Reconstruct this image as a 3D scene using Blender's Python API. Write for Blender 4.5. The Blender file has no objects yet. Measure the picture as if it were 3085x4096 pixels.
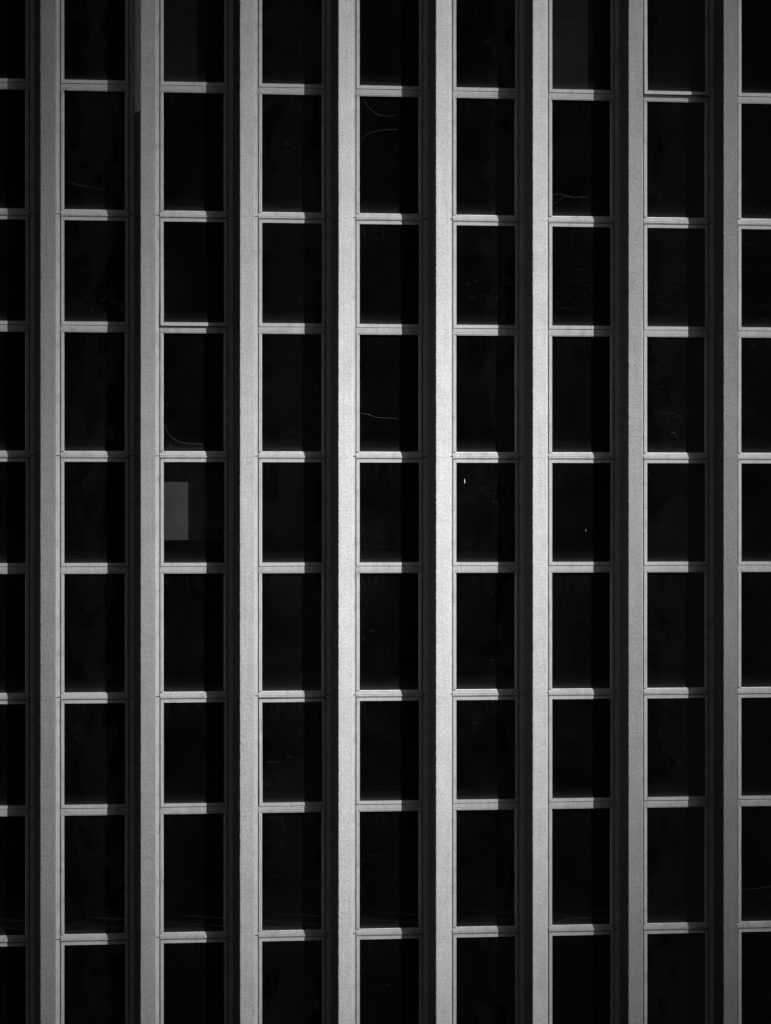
import bpy, bmesh, math, random
from mathutils import Vector, Matrix, noise
random.seed(7)
scene = bpy.context.scene
C = scene.collection
RAD = math.radians

# ------------------------------------------------------------------ measures
P = 1.48976            # bay pitch
X0 = 0.8043            # centre of the middle fin
DEPTH = 0.426          # fin projection
WB, WF = 0.2963, 0.2229
ST = 3.6               # storey
ZA = -0.816            # joint under the sash, reference storey
FINS = range(-6, 7)    # fin indices (fin 0 at X0)
BAYS = range(-6, 6)    # bay i lies between fin i and fin i+1
STOREYS = range(-2, 3)
ZB, ZT = ZA - 3 * ST + 1.72, ZA + 3 * ST + 1.62 - ST + 0.0
SUN_AZ, SUN_EL = RAD(46.7), RAD(42.0)
SDIR = Vector((math.sin(SUN_AZ) * math.cos(SUN_EL), -math.cos(SUN_AZ) * math.cos(SUN_EL), math.sin(SUN_EL)))

# ------------------------------------------------------------------ materials
def new_mat(name):
    m = bpy.data.materials.new(name); m.use_nodes = True
    nt = m.node_tree; nt.nodes.clear()
    return m, nt, nt.nodes, nt.links

def nd(nt, t, **kw):
    n = nt.nodes.new(t)
    for k, v in kw.items():
        if k.startswith('i_'):
            n.inputs[k[2:].replace('_', ' ')].default_value = v
        else:
            setattr(n, k, v)
    return n

def ramp(nt, fac, stops):
    r = nt.nodes.new('ShaderNodeValToRGB')
    el = r.color_ramp.elements
    while len(el) < len(stops): el.new(0.5)
    for e, (p, v) in zip(el, stops):
        e.position = p; e.color = (v, v, v, 1)
    nt.links.new(fac, r.inputs[0])
    return r.outputs[0]

def coords(nt, scale=(1, 1, 1), obj=False):
    g = nt.nodes.new('ShaderNodeTexCoord') if obj else nt.nodes.new('ShaderNodeNewGeometry')
    mp = nt.nodes.new('ShaderNodeMapping'); mp.inputs['Scale'].default_value = scale
    nt.links.new(g.outputs['Object' if obj else 'Position'], mp.inputs[0])
    return mp.outputs[0]

def mat_concrete():
    m, nt, N, L = new_mat('stucco')
    out = N.new('ShaderNodeOutputMaterial'); b = N.new('ShaderNodeBsdfPrincipled')
    b.inputs['Roughness'].default_value = 0.9
    b.inputs['Specular IOR Level'].default_value = 0.15
    p = coords(nt)
    # big weather mottling, fine grain and vertical run marks
    n1 = nd(nt, 'ShaderNodeTexNoise', i_Scale=2.2, i_Detail=5.0, i_Roughness=0.6); L.new(p, n1.inputs['Vector'])
    n2 = nd(nt, 'ShaderNodeTexNoise', i_Scale=75.0, i_Detail=3.0, i_Distortion=1.0); L.new(p, n2.inputs['Vector'])
    ps = coords(nt, (26, 26, 0.7))
    n3 = nd(nt, 'ShaderNodeTexNoise', i_Scale=1.0, i_Detail=4.0); L.new(ps, n3.inputs['Vector'])
    c1 = ramp(nt, n1.outputs[0], [(0.3, 0.40), (0.7, 0.47)])
    c2 = ramp(nt, n2.outputs[0], [(0.36, 0.66), (0.56, 1.0)])
    c3 = ramp(nt, n3.outputs[0], [(0.3, 0.90), (0.6, 1.0)])
    mx = nd(nt, 'ShaderNodeMix', data_type='RGBA', blend_type='MULTIPLY'); mx.inputs[0].default_value = 1
    L.new(c1, mx.inputs[6]); L.new(c2, mx.inputs[7])
    mx2 = nd(nt, 'ShaderNodeMix', data_type='RGBA', blend_type='MULTIPLY'); mx2.inputs[0].default_value = 1
    L.new(mx.outputs[2], mx2.inputs[6]); L.new(c3, mx2.inputs[7])
    sz = nd(nt, 'ShaderNodeSeparateXYZ'); gp = N.new('ShaderNodeNewGeometry'); L.new(gp.outputs['Position'], sz.inputs[0])
    nj = nd(nt, 'ShaderNodeTexNoise', i_Scale=6.0, i_Detail=3.0); L.new(gp.outputs['Position'], nj.inputs['Vector'])
    zj = nd(nt, 'ShaderNodeMath', operation='MULTIPLY_ADD'); L.new(nj.outputs[0], zj.inputs[0]); zj.inputs[1].default_value = 0.05; L.new(sz.outputs['Z'], zj.inputs[2])
    zo = nd(nt, 'ShaderNodeMath', operation='ADD'); L.new(zj.outputs[0], zo.inputs[0]); zo.inputs[1].default_value = -(ZA + 1.655) + 36.0
    pg = nd(nt, 'ShaderNodeMath', operation='PINGPONG'); L.new(zo.outputs[0], pg.inputs[0]); pg.inputs[1].default_value = 1.8
    jl = ramp(nt, pg.outputs[0], [(0.0, 0.80), (0.007, 1.0)])
    mj = nd(nt, 'ShaderNodeMix', data_type='RGBA', blend_type='MULTIPLY'); mj.inputs[0].default_value = 1
    L.new(mx2.outputs[2], mj.inputs[6]); L.new(jl, mj.inputs[7]); mx2 = mj
    oi = N.new('ShaderNodeObjectInfo')            # light falloff towards the outer fins, painted into each fin's colour
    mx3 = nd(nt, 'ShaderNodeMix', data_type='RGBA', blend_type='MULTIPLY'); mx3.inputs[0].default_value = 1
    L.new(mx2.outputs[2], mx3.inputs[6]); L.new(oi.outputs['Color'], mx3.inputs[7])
    L.new(mx3.outputs[2], b.inputs['Base Color'])
    # worm-like trowelled texture
    w = nd(nt, 'ShaderNodeTexNoise', i_Scale=48.0, i_Detail=3.0, i_Roughness=0.55, i_Distortion=1.6); L.new(p, w.inputs['Vector'])
    w2 = nd(nt, 'ShaderNodeTexNoise', i_Scale=9.0, i_Detail=2.0); L.new(p, w2.inputs['Vector'])
    ad = nd(nt, 'ShaderNodeMath', operation='MULTIPLY_ADD'); ad.inputs[1].default_value = 0.3
    L.new(w2.outputs[0], ad.inputs[0]); L.new(w.outputs[0], ad.inputs[2])
    bp = nd(nt, 'ShaderNodeBump', i_Strength=1.0, i_Distance=0.010); L.new(ad.outputs[0], bp.inputs['Height'])
    L.new(bp.outputs[0], b.inputs['Normal'])
    L.new(b.outputs[0], out.inputs[0])
    return m

def mat_metal(name, lo, hi, axis, rough=0.42, metallic=0.25):
    m, nt, N, L = new_mat(name)
    out = N.new('ShaderNodeOutputMaterial'); b = N.new('ShaderNodeBsdfPrincipled')
    b.inputs['Metallic'].default_value = metallic
    sc = (3, 60, 160) if axis == 'x' else (160, 60, 2.0)
    p = coords(nt, sc)
    n1 = nd(nt, 'ShaderNodeTexNoise', i_Scale=1.0, i_Detail=4.0); L.new(p, n1.inputs['Vector'])
    p2 = coords(nt)
    n2 = nd(nt, 'ShaderNodeTexNoise', i_Scale=5.0, i_Detail=6.0, i_Roughness=0.7); L.new(p2, n2.inputs['Vector'])
    # rain streaks that run down every face
    p3 = coords(nt, (45, 45, 3.0))
    n3 = nd(nt, 'ShaderNodeTexNoise', i_Scale=1.0, i_Detail=3.0); L.new(p3, n3.inputs['Vector'])
    n4 = nd(nt, 'ShaderNodeTexVoronoi', i_Scale=14.0); L.new(p2, n4.inputs['Vector'])
    c1 = ramp(nt, n1.outputs[0], [(0.3, lo), (0.7, hi)])
    c2 = ramp(nt, n2.outputs[0], [(0.28, 0.62), (0.5, 1.0)])
    c3 = ramp(nt, n3.outputs[0], [(0.3, 0.8), (0.55, 1.0)])
    c4 = ramp(nt, n4.outputs[0], [(0.03, 0.35), (0.07, 1.0)])
    cur = c1
    for c, f in ((c2, 1), (c3, 1), (c4, 0.8)):
        mx = nd(nt, 'ShaderNodeMix', data_type='RGBA', blend_type='MULTIPLY'); mx.inputs[0].default_value = f
        L.new(cur, mx.inputs[6]); L.new(c, mx.inputs[7]); cur = mx.outputs[2]
    L.new(cur, b.inputs['Base Color'])
    r = ramp(nt, n2.outputs[0], [(0.3, rough + 0.15), (0.7, rough - 0.04)]); L.new(r, b.inputs['Roughness'])
    bp = nd(nt, 'ShaderNodeBump', i_Strength=0.25, i_Distance=0.001); L.new(n1.outputs[0], bp.inputs['Height'])
    L.new(bp.outputs[0], b.inputs['Normal'])
    L.new(b.outputs[0], out.inputs[0])
    return m

def mat_plain(name, v, rough=0.8, var=0.0, sc=4.0):
    m, nt, N, L = new_mat(name)
    out = N.new('ShaderNodeOutputMaterial'); b = N.new('ShaderNodeBsdfPrincipled')
    b.inputs['Roughness'].default_value = rough
    b.inputs['Specular IOR Level'].default_value = 0.2
    p = coords(nt)
    n1 = nd(nt, 'ShaderNodeTexNoise', i_Scale=sc, i_Detail=5.0); L.new(p, n1.inputs['Vector'])
    L.new(ramp(nt, n1.outputs[0], [(0.3, v * (1 - var)), (0.7, v * (1 + var))]), b.inputs['Base Color'])
    L.new(b.outputs[0], out.inputs[0])
    return m

def mat_glass():
    """thin tinted pane: clear tint + mirror reflection + a film of dust that is thicker low down and in runs from the head"""
    m, nt, N, L = new_mat('tinted_glass')
    out = N.new('ShaderNodeOutputMaterial')
    tr = nd(nt, 'ShaderNodeBsdfTransparent'); tr.inputs[0].default_value = (0.34, 0.34, 0.34, 1)
    gl = nd(nt, 'ShaderNodeBsdfGlossy'); gl.inputs['Roughness'].default_value = 0.015
    gl.inputs[0].default_value = (0.38, 0.38, 0.38, 1)
    p = coords(nt)
    nb = nd(nt, 'ShaderNodeTexNoise', i_Scale=1.7, i_Detail=1.0); L.new(p, nb.inputs['Vector'])
    bp = nd(nt, 'ShaderNodeBump', i_Strength=0.3, i_Distance=0.01); L.new(nb.outputs[0], bp.inputs['Height'])
    L.new(bp.outputs[0], gl.inputs['Normal'])
    # reflectance of a thin pane (both surfaces), the same from either side: 0.08 + 0.92 (1 - cos)^5
    ge = N.new('ShaderNodeNewGeometry')
    dt = nd(nt, 'ShaderNodeVectorMath', operation='DOT_PRODUCT'); L.new(ge.outputs['Incoming'], dt.inputs[0]); L.new(ge.outputs['Normal'], dt.inputs[1])
    ab = nd(nt, 'ShaderNodeMath', operation='ABSOLUTE'); L.new(dt.outputs['Value'], ab.inputs[0])
    om = nd(nt, 'ShaderNodeMath', operation='SUBTRACT'); om.inputs[0].default_value = 1; L.new(ab.outputs[0], om.inputs[1])
    pw = nd(nt, 'ShaderNodeMath', operation='POWER'); L.new(om.outputs[0], pw.inputs[0]); pw.inputs[1].default_value = 5
    fr = nd(nt, 'ShaderNodeMath', operation='MULTIPLY_ADD'); L.new(pw.outputs[0], fr.inputs[0]); fr.inputs[1].default_value = .92; fr.inputs[2].default_value = .08
    mx = N.new('ShaderNodeMixShader'); L.new(fr.outputs[0], mx.inputs[0]); L.new(tr.outputs[0], mx.inputs[1]); L.new(gl.outputs[0], mx.inputs[2])
    # dust film
    df = nd(nt, 'ShaderNodeBsdfDiffuse'); df.inputs[0].default_value = (0.5, 0.5, 0.5, 1)
    uv = nd(nt, 'ShaderNodeUVMap', uv_map='pane')
    sp = nd(nt, 'ShaderNodeSeparateXYZ'); L.new(uv.outputs[0], sp.inputs[0])
    base = nd(nt, 'ShaderNodeTexNoise', i_Scale=1.3, i_Detail=4.0, i_Roughness=0.6); L.new(p, base.inputs['Vector'])
    f0 = ramp(nt, base.outputs[0], [(0.35, 0.001), (0.75, 0.0042)])
    low = ramp(nt, sp.outputs['Y'], [(0.0, 0.055), (0.014, 0.020), (0.045, 0.005), (0.12, 0.0)])
    ps = coords(nt, (60, 60, 2.2))
    st = nd(nt, 'ShaderNodeTexNoise', i_Scale=1.0, i_Detail=2.0); L.new(ps, st.inputs['Vector'])
    s1 = ramp(nt, st.outputs[0], [(0.56, 0.0), (0.80, 0.012)])
    top = ramp(nt, sp.outputs['Y'], [(0.80, 0.0), (1.0, 1.0)])
    sm = nd(nt, 'ShaderNodeMath', operation='MULTIPLY'); L.new(s1, sm.inputs[0]); L.new(top, sm.inputs[1])
    vo = nd(nt, 'ShaderNodeTexVoronoi', i_Scale=7.0); L.new(p, vo.inputs['Vector'])
    sk = ramp(nt, vo.outputs[0], [(0.012, 0.22), (0.03, 0.0)])
    # faint reflections painted into the film: thin wisps in patches
    pw2 = coords(nt, (2.5, 2.5, 9.0))
    wi = nd(nt, 'ShaderNodeTexNoise', i_Scale=1.6, i_Detail=6.0, i_Roughness=0.7, i_Distortion=3.5); L.new(pw2, wi.inputs['Vector'])
    wr = ramp(nt, wi.outputs[0], [(0.60, 0.0), (0.66, 0.030), (0.70, 0.0)])
    wm = nd(nt, 'ShaderNodeTexNoise', i_Scale=0.8, i_Detail=1.0); L.new(p, wm.inputs['Vector'])
    wq = ramp(nt, wm.outputs[0], [(0.52, 0.0), (0.64, 1.0)])
    ww = nd(nt, 'ShaderNodeMath', operation='MULTIPLY'); L.new(wr, ww.inputs[0]); L.new(wq, ww.inputs[1])
    w0 = nd(nt, 'ShaderNodeMath', operation='ADD'); L.new(ww.outputs[0], w0.inputs[0]); L.new(f0, w0.inputs[1]); f0 = w0.outputs[0]
    a1 = nd(nt, 'ShaderNodeMath', operation='ADD'); L.new(f0, a1.inputs[0]); L.new(low, a1.inputs[1])
    a2 = nd(nt, 'ShaderNodeMath', operation='ADD'); L.new(a1.outputs[0], a2.inputs[0]); L.new(sm.outputs[0], a2.inputs[1])
    a3 = nd(nt, 'ShaderNodeMath', operation='ADD'); L.new(a2.outputs[0], a3.inputs[0]); L.new(sk, a3.inputs[1])
    mo = N.new('ShaderNodeMixShader'); L.new(a3.outputs[0], mo.inputs[0]); L.new(mx.outputs[0], mo.inputs[1]); L.new(df.outputs[0], mo.inputs[2])
    L.new(mo.outputs[0], out.inputs[0])
    return m

M_CON = mat_concrete()
M_H = mat_metal('brushed_aluminium_across', 0.31, 0.39, 'x')
M_V = mat_metal('brushed_aluminium_upright', 0.31, 0.39, 'z')
M_STRIP = mat_metal('painted_strip', 0.29, 0.35, 'z', 0.55, 0.05)
M_DARK = mat_plain('black_gasket', 0.008, 0.7)
M_GLASS = mat_glass()
M_SIDE_SHADE = mat_plain('side_face_shade', 0.045, 0.85, 0.12, 6.0)  # shade of the fins' left sides, painted in as a dark colour
M_SIDE_LIT = mat_plain('side_light_patch', 0.42, 0.9, 0.12, 6.0)  # patch of reflected sun on one fin side, painted in as a pale colour
M_FLECK = mat_plain('white_paint', 0.8, 0.5)
M_ROOM = mat_plain('dark_room', 0.006, 0.9)
M_SCREW = mat_plain('screw_hole', 0.01, 0.6)
M_GROUND = mat_plain('asphalt', 0.05, 0.9, 0.2, 0.5)
M_SUN_BLOCKER = mat_plain('sun_blocker', 0.6, 1.0)
M_SILK = mat_plain('silk', 0.052, 0.6)

# ------------------------------------------------------------------ mesh helpers
class MB:
    def __init__(s): s.bm = bmesh.new()
    def box(s, x0, x1, y0, y1, z0, z1, mi=0):
        v = [s.bm.verts.new(p) for p in ((x0,y0,z0),(x1,y0,z0),(x1,y1,z0),(x0,y1,z0),(x0,y0,z1),(x1,y0,z1),(x1,y1,z1),(x0,y1,z1))]
        for f in ((0,1,5,4),(1,2,6,5),(2,3,7,6),(3,0,4,7),(4,5,6,7),(3,2,1,0)):
            s.bm.faces.new([v[i] for i in f]).material_index = mi
    def prism_x(s, prof, x0, x1, mi=0):      # prof: (y, z) closed polygon
        a = [s.bm.verts.new((x0, y, z)) for y, z in prof]; b = [s.bm.verts.new((x1, y, z)) for y, z in prof]
        n = len(prof)
        for i in range(n):
            s.bm.faces.new((a[i], a[(i+1) % n], b[(i+1) % n], b[i])).material_index = mi
        s.bm.faces.new(a).material_index = mi; s.bm.faces.new(b[::-1]).material_index = mi
    def prism_z(s, prof, z0, z1, mi=0):      # prof: (x, y)
        a = [s.bm.verts.new((x, y, z0)) for x, y in prof]; b = [s.bm.verts.new((x, y, z1)) for x, y in prof]
        n = len(prof)
        for i in range(n):
            s.bm.faces.new((a[i], a[(i+1) % n], b[(i+1) % n], b[i])).material_index = mi
        s.bm.faces.new(a[::-1]).material_index = mi; s.bm.faces.new(b).material_index = mi
    def disc(s, x, y, z, r, mi=0, n=10, flat=0.0015):
        a = [s.bm.verts.new((x + r*math.cos(t), y, z + r*math.sin(t))) for t in [2*math.pi*i/n for i in range(n)]]
        b = [s.bm.verts.new((v.co.x, y + flat, v.co.z)) for v in a]
        s.bm.faces.new(a).material_index = mi
        for i in range(n): s.bm.faces.new((a[i], a[(i+1) % n], b[(i+1) % n], b[i])).material_index = mi
    def mesh(s, name, mats):
        bmesh.ops.recalc_face_normals(s.bm, faces=s.bm.faces)
        me = bpy.data.meshes.new(name); s.bm.to_mesh(me); s.bm.free()
        for m in mats: me.materials.append(m)
        return me

def link(name, me, parent=None, loc=(0, 0, 0)):
    o = bpy.data.objects.new(name, me); C.objects.link(o); o.location = loc
    if parent: o.parent = parent
    return o

def tag(o, label=None, cat=None, group=None, kind=None):
    if label: o['label'] = label
    if cat: o['category'] = cat
    if group: o['group'] = group
    if kind: o['kind'] = kind
    return o

def empty(name, loc=(0, 0, 0), parent=None):
    return link(name, None, parent, loc)

# ------------------------------------------------------------------ the building
tower = empty('office_building', (0, 0, -30))
tag(tower, 'modernist office tower facade of pale rough fins between columns of dark aluminium windows', 'building')
OFF = 30.0   # tower origin is at the ground; children are placed relative to it

def fx(k): return X0 + k * P

# fins: tapered, rough arrises, a smooth casting margin at the right edge
zb, zt = ZA - 2*ST - 0.2, ZA + 3*ST + 0.2
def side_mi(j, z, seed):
    # shade painted into the left side face; reflected sun painted into one fin's top
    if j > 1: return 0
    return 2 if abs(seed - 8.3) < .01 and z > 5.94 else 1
def fin_mesh(seed):
    bm = bmesh.new()
    r = random.Random(seed)
    n = int((zt - zb) / 0.022)
    rows = []
    wobl = r.uniform(0, 50)
    def jit(z, s, a):
        return (a * (noise.noise((s*3.1, z*30, seed)) * 1.0 + 0.6*noise.noise((s*7.7, z*75, seed*1.7))))
    for i in range(n + 1):
        z = zb + (zt - zb) * i / n
        w = 0.0016 * noise.noise((wobl, z * 0.35, 0))
        l = -WF/2 + w + jit(z, 1, 0.0042)
        rr = WF/2 + w + jit(z, 2, 0.0026)
        xs = [(-WB/2, 0.05), (-WB/2, 0.0), (l - 0.002, -DEPTH + 0.007 + jit(z, 3, 0.002)), (l + 0.006, -DEPTH + jit(z, 4, 0.0012)),
              (WF/2 - 0.014, -DEPTH), (rr - 0.005, -DEPTH + 0.0004), (rr, -DEPTH + 0.006), (WB/2, 0.0), (WB/2, 0.05)]
        rows.append([bm.verts.new((x, y, z + OFF)) for x, y in xs])
    m = len(rows[0])
    for a, b in zip(rows, rows[1:]):
        for j in range(m - 1):
            bm.faces.new((a[j], a[j+1], b[j+1], b[j])).material_index = side_mi(j, a[0].co.z - OFF, seed)
    bmesh.ops.recalc_face_normals(bm, faces=bm.faces)
    me = bpy.data.meshes.new('fin'); bm.to_mesh(me); bm.free(); me.materials.append(M_CON); me.materials.append(M_SIDE_SHADE); me.materials.append(M_SIDE_LIT)
    return me
FIN_FALLOFF = {-4: .50, -3: .62, -2: .88, -1: 1.15, 0: 1.15, 1: 1.05, 2: .60, 3: .42}  # falloff of the light across the fins, put into their colour
for k in FINS:
    fo = link('concrete_fin', fin_mesh(k + 11.3), tower, (fx(k), 0, 0))
    t = FIN_FALLOFF.get(k, .8); fo.color = (t, t, t, 1)

# edge strips beside each fin: bead, flat cover strip jointed once a storey, black channel with a thin rib
def strip_mesh(side, seed):
    r = random.Random(seed)
    b = MB()
    def X(v): return side * v
    def slab(x0, x1, y0, y1, z0, z1, mi):
        a, c = sorted((X(x0), X(x1))); b.box(a, c, y0, y1, z0 + OFF, z1 + OFF, mi)
    zs = [zb] + [ZA + k*ST + 1.655 for k in range(-2, 3)] + [zt]
    for z0, z1 in zip(zs, zs[1:]):
        dx = r.uniform(-0.0012, 0.0012)
        slab(0.1595, 0.2235 + dx, -0.002 + r.uniform(-.001, .001), 0.03, z0 + 0.006, z1 - 0.006, 0)
        slab(0.1481, 0.1560, -0.007, 0.03, z0, z1, 0)
    slab(0.1560, 0.2400, 0.030, 0.05, zb, zt, 1)
    slab(0.2300, 0.2326, 0.012, 0.030, zb, zt, 0)
    # dried sealant smudges at the joints and on the strip
    for z in zs[1:-1]:
        slab(0.160, 0.2225, 0.006, 0.03, z - 0.006, z + 0.006, 1)
        if r.random() < 0.6:
            b.disc(X(0.218), -0.0035, z + OFF + r.uniform(-.01, .01), r.uniform(.006, .010), 1, 8, 0.004)
    for q in range(7):
        z = r.uniform(zb, zt)
        b.disc(X(r.uniform(.165, .218)), -0.0035, z + OFF, r.uniform(.0025, .005), 1, 7, 0.003)
    return b.mesh('strip', [M_STRIP, M_DARK])
FIN_FALLOFF = {-4: .50, -3: .62, -2: .88, -1: 1.15, 0: 1.15, 1: 1.05, 2: .60, 3: .42}
for k in FINS:
    for side in (1, -1):
        if (side == 1 and k in BAYS) or (side == -1 and k - 1 in BAYS):
            link('cover_strip', strip_mesh(side, k*10 + side), tower, (fx(k), 0, 0))

# rails
HW = P/2 - 0.2335
def rail_a():
    b = MB()
    b.prism_x([(.045,-.0045),(0,-.0045),(0,-.0332),(.004,-.0336),(.004,-.0352),(0,-.0356),(0,-.0612),(.022,-.0614),(.022,-.0652),
               (-.002,-.0652),(-.002,-.0890),(.022,-.0895),(.022,-.0955),(-.001,-.0960),(-.001,-.1040),(.045,-.1040)], -HW, HW)
    for x in (-HW + .020, 0.0, HW - .020):
        b.disc(x, -0.0016, -0.0185, 0.0050, 1)
    return b.mesh('rail', [M_H, M_SCREW])
def rail_b():
    b = MB()
    b.prism_x([(.045,1.6215),(.004,1.6215),(-.004,1.6240),(-.004,1.6300),(.022,1.6303),(.022,1.6340),(-.009,1.6340),(-.009,1.6555),
               (-.0085,1.6575),(.012,1.6586),(.012,1.6616),(-.002,1.6620),(.001,1.7069),(.014,1.7080),(.014,1.7135),(.010,1.7137),(.014,1.7247),(.045,1.7247)], -HW, HW)
    return b.mesh('sill', [M_H])
ME_A, ME_B = rail_a(), rail_b()

# sash (opening light): four mitred members
SO, GX = P/2 - 0.2405, P/2 - 0.2888
def sash_mesh():
    b = MB()
    z0, z1, g0, g1 = 0.0045, 1.6135, 0.0550, 1.5646
    g = 0.0009
    def member(pts, y0=0.0, y1=0.034):
        a = [b.bm.verts.new((x, y0, z)) for x, z in pts]; c = [b.bm.verts.new((x, y1, z)) for x, z in pts]
        b.bm.faces.new(a); b.bm.faces.new(c[::-1])
        for i in range(4): b.bm.faces.new((a[i], a[(i+1) % 4], c[(i+1) % 4], c[i]))
    member([(-SO+g, z0), (SO-g, z0), (GX-g, g0), (-GX+g, g0)])
    member([(-SO+g, z1), (SO-g, z1), (GX-g, g1), (-GX+g, g1)])
    for s in (-1, 1):
        member([(s*SO, z0+g), (s*SO, z1-g), (s*GX, g1-g), (s*GX, g0+g)], 0.0006, 0.034)
    b.box(-SO, SO, .010, .030, -.0042, .0040, 1); b.box(-SO, SO, .012, .030, 1.6140, 1.6212, 1)
    # screw heads on the top member
    for x in (-SO + .04, 0, SO - .04): b.disc(x, -0.0016, 1.6020, 0.0026, 1, 8)
    # black glazing bead round the pane
    for (xa, xb, za, zc) in ((-GX-.001, GX+.001, g0-.001, g0+.003), (-GX-.001, GX+.001, g1-.003, g1+.001)):
        b.box(xa, xb, .006, .030, za, zc, 1)
    for s in (-1, 1):
        xa, xb = sorted((s*GX + s*.001, s*(GX-.003))); b.box(xa, xb, .006, .030, g0+.0035, g1-.0035, 1)
    return b.mesh('sash', [M_H, M_DARK])
def pane_mesh(z0, z1, y):
    bm = bmesh.new()
    v = [bm.verts.new(p) for p in ((-GX-.002, y, z0), (GX+.002, y, z0), (GX+.002, y, z1), (-GX-.002, y, z1))]
    f = bm.faces.new(v)
    uv = bm.loops.layers.uv.new('pane')
    for lp, c in zip(f.loops, ((0, 0), (1, 0), (1, 1), (0, 1))): lp[uv].uv = c
    me = bpy.data.meshes.new('pane'); bm.to_mesh(me); bm.free(); me.materials.append(M_GLASS)
    return me
def fixed_mesh():
    b = MB()
    z0, z1 = 1.7250, 3.4957
    for s in (-1, 1):
        prof = [(s*(SO+.0005), -.001), (s*(SO-.0330), -.001), (s*(SO-.0335), .007), (s*(SO-.0360), .007), (s*(SO-.0365), .004), (s*GX, .010), (s*GX, .045), (s*(SO+.0005), .045)]
        b.prism_z(prof, z0, z1)
    b.box(-GX, GX, .022, .045, z0+.0002, z0+.004, 1); b.box(-GX, GX, .022, .045, z1-.004, z1-.0002, 1)
    return b.mesh('fixed_frame', [M_V, M_DARK])
ME_SASH, ME_PS = sash_mesh(), pane_mesh(.054, 1.566, .0085)
ME_FIX, ME_PF = fixed_mesh(), pane_mesh(1.724, 3.497, .0275)

rs = random.Random(3)
for i in BAYS:
    cx = fx(i) + P/2
    for k in STOREYS:
        z = OFF + ZA + k*ST
        ra = link('transom_rail', ME_A, tower, (cx + rs.uniform(-.0015, .0015), rs.uniform(-.0012, .0012), z + rs.uniform(-.0012, .0012)))
        rb = link('sill_rail', ME_B, tower, (cx + rs.uniform(-.0015, .0015), rs.uniform(-.0012, .0012), z + rs.uniform(-.0012, .0012)))
        ra.rotation_euler = (0, rs.uniform(-.0012, .0012), 0); rb.rotation_euler = (0, rs.uniform(-.0008, .0008), 0)
        rs.random()
        w = empty('awning_window', (cx, 0, z), tower)
        sx, dz, open_, roll = rs.uniform(-.0012, .0012), rs.uniform(-.001, .001), rs.uniform(.001, .004), rs.uniform(-.0006, .0006)
        if (i, k) == (-3, 1): open_ = .024
        if (i, k) == (2, 2):  open_, roll = .040, .0025      # sash standing ajar at the top right
        if (i, k) == (-2, -1): open_, dz, roll, sx = .006, -.007, -.0035, .001     # sagging sash
        # hinge on the top edge: tilt the foot of the sash outward
        w.matrix_local = Matrix.Translation((cx + sx, -.001, z + dz + 1.61)) @ Matrix.Rotation(-open_/1.6, 4, 'X') @ Matrix.Rotation(roll, 4, 'Y') @ Matrix.Translation((0, 0, -1.61))
        link('sash_frame', ME_SASH, w); link('pane', ME_PS, w)
        f = empty('fixed_window', (cx, 0, z), tower)
        link('frame', ME_FIX, f); link('pane', ME_PF, f)

# rooms behind the glass: floor slabs, dark party walls, back wall
b = MB()
xa, xb = fx(FINS[0]) - .1, fx(FINS[-1]) + .1
for k in range(-3, 3):
    b.box(xa, xb, .06, 7.0, OFF + ZA + k*ST + 1.60, OFF + ZA + k*ST + 1.715)
link('floor_slab', b.mesh('slabs', [M_ROOM]), tower)
b = MB(); b.box(xa, xb, 7.0, 7.3, 0, OFF + zt + .2)
link('back_wall', b.mesh('back', [M_ROOM]), tower)
for k in FINS:
    b = MB(); b.box(-.12, .12, .055, .5, OFF + zb, OFF + zt)
    link('column', b.mesh('column', [M_ROOM]), tower, (fx(k), 0, 0))

# ------------------------------------------------------------------ threads and scratches that catch the sun on the panes
def px(x, y, yo=0.0):
    """photo pixel -> point on the facade plane y = yo"""
    xs = (x - 1542.5) / FPX; zs = (2048 - y) / FPX
    Yc = CD * math.cos(TH) + yo
    Xc = Yc * (math.sin(TH) + xs*math.cos(TH)) / (math.cos(TH) - xs*math.sin(TH))
    dep = Xc*math.sin(TH) + Yc*math.cos(TH)
    return Vector((Xc - CD*math.sin(TH), yo, zs*dep))
FPX, TH, CD = 16324.45, RAD(10.632), 61.647
def thread(pts, yo, r=0.0011, name='spider_thread', label=None, cat='thread', mat=None):
    P3 = [px(x, y, yo) for x, y in pts]
    # smooth the polyline
    for _ in range(2):
        q = [P3[0]]
        for a, c in zip(P3, P3[1:]): q += [a.lerp(c, .25), a.lerp(c, .75)]
        P3 = q + [P3[-1]]
    bm = bmesh.new(); rings = []
    for j, p in enumerate(P3):
        d = (P3[min(j+1, len(P3)-1)] - P3[max(j-1, 0)]).normalized()
        n = Vector((-d.z, 0, d.x)); rr = r * (0.7 + 0.5*random.random())
        rings.append([bm.verts.new(p + n*rr*math.cos(t) + Vector((0, 1, 0))*rr*math.sin(t)) for t in (0, 2.1, 4.2)])
    for a, c in zip(rings, rings[1:]):
        for j in range(3): bm.faces.new((a[j], a[(j+1) % 3], c[(j+1) % 3], c[j]))
    o = P3[0].copy()
    bmesh.ops.translate(bm, verts=bm.verts, vec=-o)
    bmesh.ops.recalc_face_normals(bm, faces=bm.faces)
    me = bpy.data.meshes.new(name); bm.to_mesh(me); bm.free(); me.materials.append(mat or M_SILK)
    ob = link(name, me, None, o)
    tag(ob, label, cat, 'threads clinging to the window glass')
    return ob
TALL, SHORT = .0245, .004
thread([(657,1700),(670,1730),(700,1762),(740,1774),(775,1775),(812,1777)], TALL, .0014, label='pale curved thread low on glass beside second fin, above the window with the blind')
thread([(1442,572),(1452,550),(1475,532),(1510,522),(1550,518),(1588,517)], TALL, .0013, label='long thread arching over the upper glass of the fourth full column')
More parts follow.
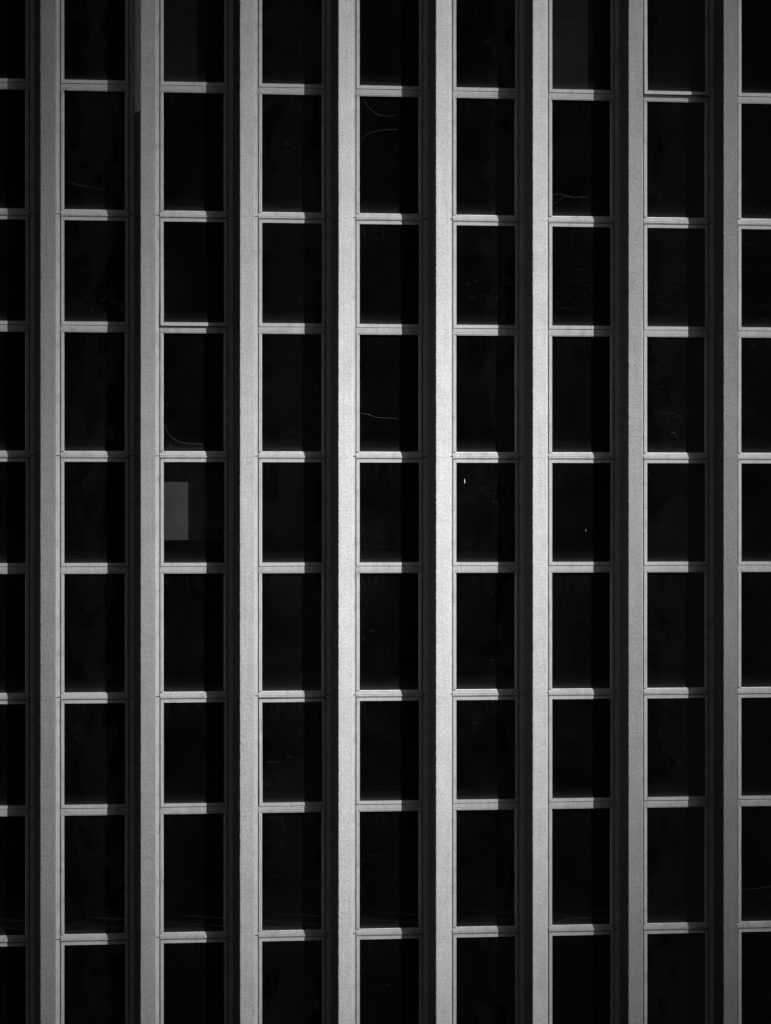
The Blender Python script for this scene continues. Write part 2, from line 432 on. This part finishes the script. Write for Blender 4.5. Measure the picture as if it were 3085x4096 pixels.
thread([(1455,395),(1475,430),(1505,455),(1535,466),(1588,460)], TALL, .0009, label='faint thread sagging from top left corner of upper glass, above the arching one')
thread([(1440,1652),(1480,1658),(1498,1668),(1540,1672),(1590,1674)], TALL, .0010, label='faint wavering thread across middle height glass of the fourth full column')
thread([(263,730),(288,731),(330,745),(375,752),(415,757)], TALL, .0009, label='faint thread low on second row glass of leftmost full column')
thread([(1052,838),(1068,824),(1082,822),(1108,842),(1140,838),(1200,840)], TALL, .0010, label='thread rising in a hump near the sill, third full column')
thread([(2210,782),(2240,772),(2256,782),(2300,790),(2340,787),(2357,790)], TALL, .0010, label='branching thread low on upper glass of the sixth full column')
thread([(2212,815),(2230,808),(2240,797),(2260,787)], TALL, .0009, label='short thread climbing to meet the branching one, sixth full column')
thread([(2230,3693),(2262,3676),(2310,3674),(2355,3671)], TALL, .0011, label='thread just above the sill in bottom tall glass of sixth full column')
thread([(2965,3566),(2990,3556),(3030,3555),(3084,3545)], TALL, .0011, label='thread sloping gently across glass at the lower right edge')
thread([(2685,1740),(2688,1730),(2697,1729),(2704,1740),(2706,1750)], TALL, .0012, label='little hooked thread on glass of the rightmost full column')
thread([(1858,1916),(1860,1922),(1859,1928),(1860,1933)], SHORT, .0030, 'paint_fleck', 'bright white upright fleck of paint high on the middle pane', 'fleck', M_FLECK)
thread([(2343,2115),(2343,2124)], SHORT, .0013, 'paint_fleck', 'tiny white fleck low on the pane right of the central bright fin', 'fleck', M_FLECK)

# ------------------------------------------------------------------ blinds hanging inside
def roller_blind(i, k, xl, xr, ztop, zbot, y, tone, label, wav=0.0):
    """xl..xr in metres from the bay's left glass edge; heights above the sash joint"""
    x0 = fx(i) + .2888 - .05
    m = mat_plain('blind_cloth', tone, 0.9, 0.14, 3.0)
    root = empty('roller_blind', (x0 + (xl+xr)/2, y, ZA + k*ST + zbot))
    tag(root, label, 'blind', 'blinds hung inside the windows')
    h = ztop - zbot; w = xr - xl
    b = MB(); nx = 12
    prof = [(-w/2 + w*a/nx, .0012*math.sin(a*1.7)) for a in range(nx + 1)]
    b.prism_z(prof + [(x, y_ + .002) for x, y_ in prof[::-1]], .03, h - .008)
    b.box(-w/2 + .0005, w/2 - .0005, -.0042, -.0014, h*.735, h*.735 + .007)      # stitched seam
    link('cloth', b.mesh('cloth', [m]), root)
    b = MB(); b.box(-w/2, w/2, -.006, .006, 0, .0295); link('bottom_bar', b.mesh('bar', [m]), root)
    b = MB(); b.prism_x([(.022*math.cos(t), h - .008 + .022*math.sin(t)) for t in [j*math.pi/5 for j in range(10)]], -w/2, w/2)
    link('roller', b.mesh('roller', [m]), root)
    return root
roller_blind(-3, 0, 0.0, 1.01, 1.595, .395, .226, .22, 'pale roller blind drawn two thirds down, sunlit on its left half')

roller_blind(-3, 2, 0.0, 1.01, 1.590, .02, .12, .050, 'dim charcoal roller blind filling the pane at top edge of second full column')
roller_blind(1, 2, 0.0, 1.01, 1.590, .02, .07, .062, 'dim grey roller blind filling the pane at top edge of sixth full column')

# ------------------------------------------------------------------ ground
b = MB(); b.box(-3000, 3000, -3000, 3000, -31.0, -30.0)
tag(link('ground', b.mesh('ground', [M_GROUND])), kind='structure', label='dark asphalt ground far below', cat='ground')

# ------------------------------------------------------------------ the dark block across the street, behind the camera: it fills the reflections and keeps sky light off the facade
M_BRICK = mat_plain('dark_brick', 0.035, 0.9, 0.3, 1.5)
M_PANE2 = mat_plain('dark_panes', 0.01, 0.5)
opp = empty('facing_building', (0, -105, -30))
tag(opp, 'dark brick block across the street that the window glass reflects', 'building')
b = MB(); b.box(-170, 70, -25, 0, 0, 112); b.box(-195, -170.01, -25, 100, 0, 128); link('wall', b.mesh('wall', [M_BRICK]), opp)
b = MB(); b.box(0, 9.0, .02, .3, 0, 5.2); ME_W2 = b.mesh('window', [M_PANE2])
b = MB(); b.box(-.2, 9.2, .02, .6, -.35, -.02); ME_L2 = b.mesh('ledge', [M_BRICK])
b = MB()
for xq, wq in ((-6, 1.6), (7, 1.2), (14.5, 2.4), (24, 1.0), (31, 3.0), (43, 1.5)):
    b.box(xq, xq + wq, .05, 1.2, 0, 108)
M_PIER = mat_plain('pale_piers', 0.15, 0.8, 0.2, 1.0)
link('pier', b.mesh('pier', [M_PIER]), opp)
for a in range(12):
    for c in range(8):
        w = link('window', ME_W2, opp, (-90 + a*13, 0, 8 + c*12)); link('ledge', ME_L2, w)

# ------------------------------------------------------------------ unseen blockers added towards the sun: the gap between them shapes its falloff
CL = 1000.0
U = Vector((math.cos(SUN_AZ), math.sin(SUN_AZ), 0)); V = U.cross(SDIR).normalized() 
if V.z < 0: V = -V
OPA, OPB = 3.7, 3.45
cc = Vector((0.3, 0, -0.25)) + SDIR * CL
def sun_blocker(du, dv, R, label):
    bm = bmesh.new(); bmesh.ops.create_icosphere(bm, subdivisions=5, radius=1.0)
    for v in bm.verts:
        n = v.co.normalized()
        toward = max(0.0, (-(n.dot(U)*du + n.dot(V)*dv)) / max(1e-6, math.hypot(du, dv)))
        lump = 0.22*noise.noise(n*2.3 + Vector((du, dv, 0))) + 0.10*noise.noise(n*6 + Vector((dv, du, 3)))
        v.co = n * R * (1 + lump * max(0.0, 1 - toward*1.6))
    for f in bm.faces: f.smooth = True
    me = bpy.data.meshes.new('sun_blocker'); bm.to_mesh(me); bm.free(); me.materials.append(M_SUN_BLOCKER)
    o = link('sun_blocker', me, None, cc + U*du + V*dv)
    tag(o, label, 'sun_blocker', None, 'structure')
RC = 60
sun_blocker(-(RC + OPA), 0, RC, 'unseen blocker added left of the sun'); sun_blocker(RC + OPA, 0, RC, 'unseen blocker added right of the sun')
sun_blocker(.579*(RC + OPB), .815*(RC + OPB), RC, 'unseen blocker added above the sun'); sun_blocker(-.579*(RC + OPB), -.815*(RC + OPB), RC, 'unseen blocker added below the sun')

# ------------------------------------------------------------------ light
world = bpy.data.worlds.new('World'); scene.world = world; world.use_nodes = True
nt = world.node_tree; bg = nt.nodes['Background']
sky = nt.nodes.new('ShaderNodeTexSky'); sky.sky_type = 'NISHITA'; sky.sun_disc = False
sky.sun_elevation = SUN_EL; sky.sun_rotation = math.atan2(SDIR.x, SDIR.y)
sky.air_density = 0.6; sky.dust_density = 0.1; sky.ozone_density = 1.0; sky.altitude = 500
sep = nt.nodes.new('ShaderNodeSeparateColor'); nt.links.new(sky.outputs[0], sep.inputs[0])
cmb = nt.nodes.new('ShaderNodeCombineColor')          # black and white film behind a red filter: only the sky's red counts
for j in range(3): nt.links.new(sep.outputs[0], cmb.inputs[j])
nt.links.new(cmb.outputs[0], bg.inputs[0]); bg.inputs[1].default_value = 0.13
sl = bpy.data.lights.new('sun', 'SUN'); sl.energy = 5.0; sl.angle = RAD(0.5)
so = bpy.data.objects.new('sun', sl); C.objects.link(so); so.location = (30, -30, 30)
so.rotation_euler = (-SDIR).to_track_quat('-Z', 'Y').to_euler()

# ------------------------------------------------------------------ camera
cam = bpy.data.cameras.new('camera'); co = bpy.data.objects.new('camera', cam); C.objects.link(co)
cam.sensor_fit = 'HORIZONTAL'; cam.sensor_width = 36; cam.lens = 190.5
cam.clip_start = 1.0; cam.clip_end = 9000
co.location = (-CD*math.sin(TH), -CD*math.cos(TH), 0)
co.rotation_euler = (RAD(90), 0, -TH)
scene.camera = co
scene.view_settings.view_transform = 'Standard'; scene.view_settings.look = 'None'
scene.view_settings.gamma = 1; scene.view_settings.exposure = 1.42
scene.cycles.max_bounces = 6; scene.cycles.transparent_max_bounces = 12
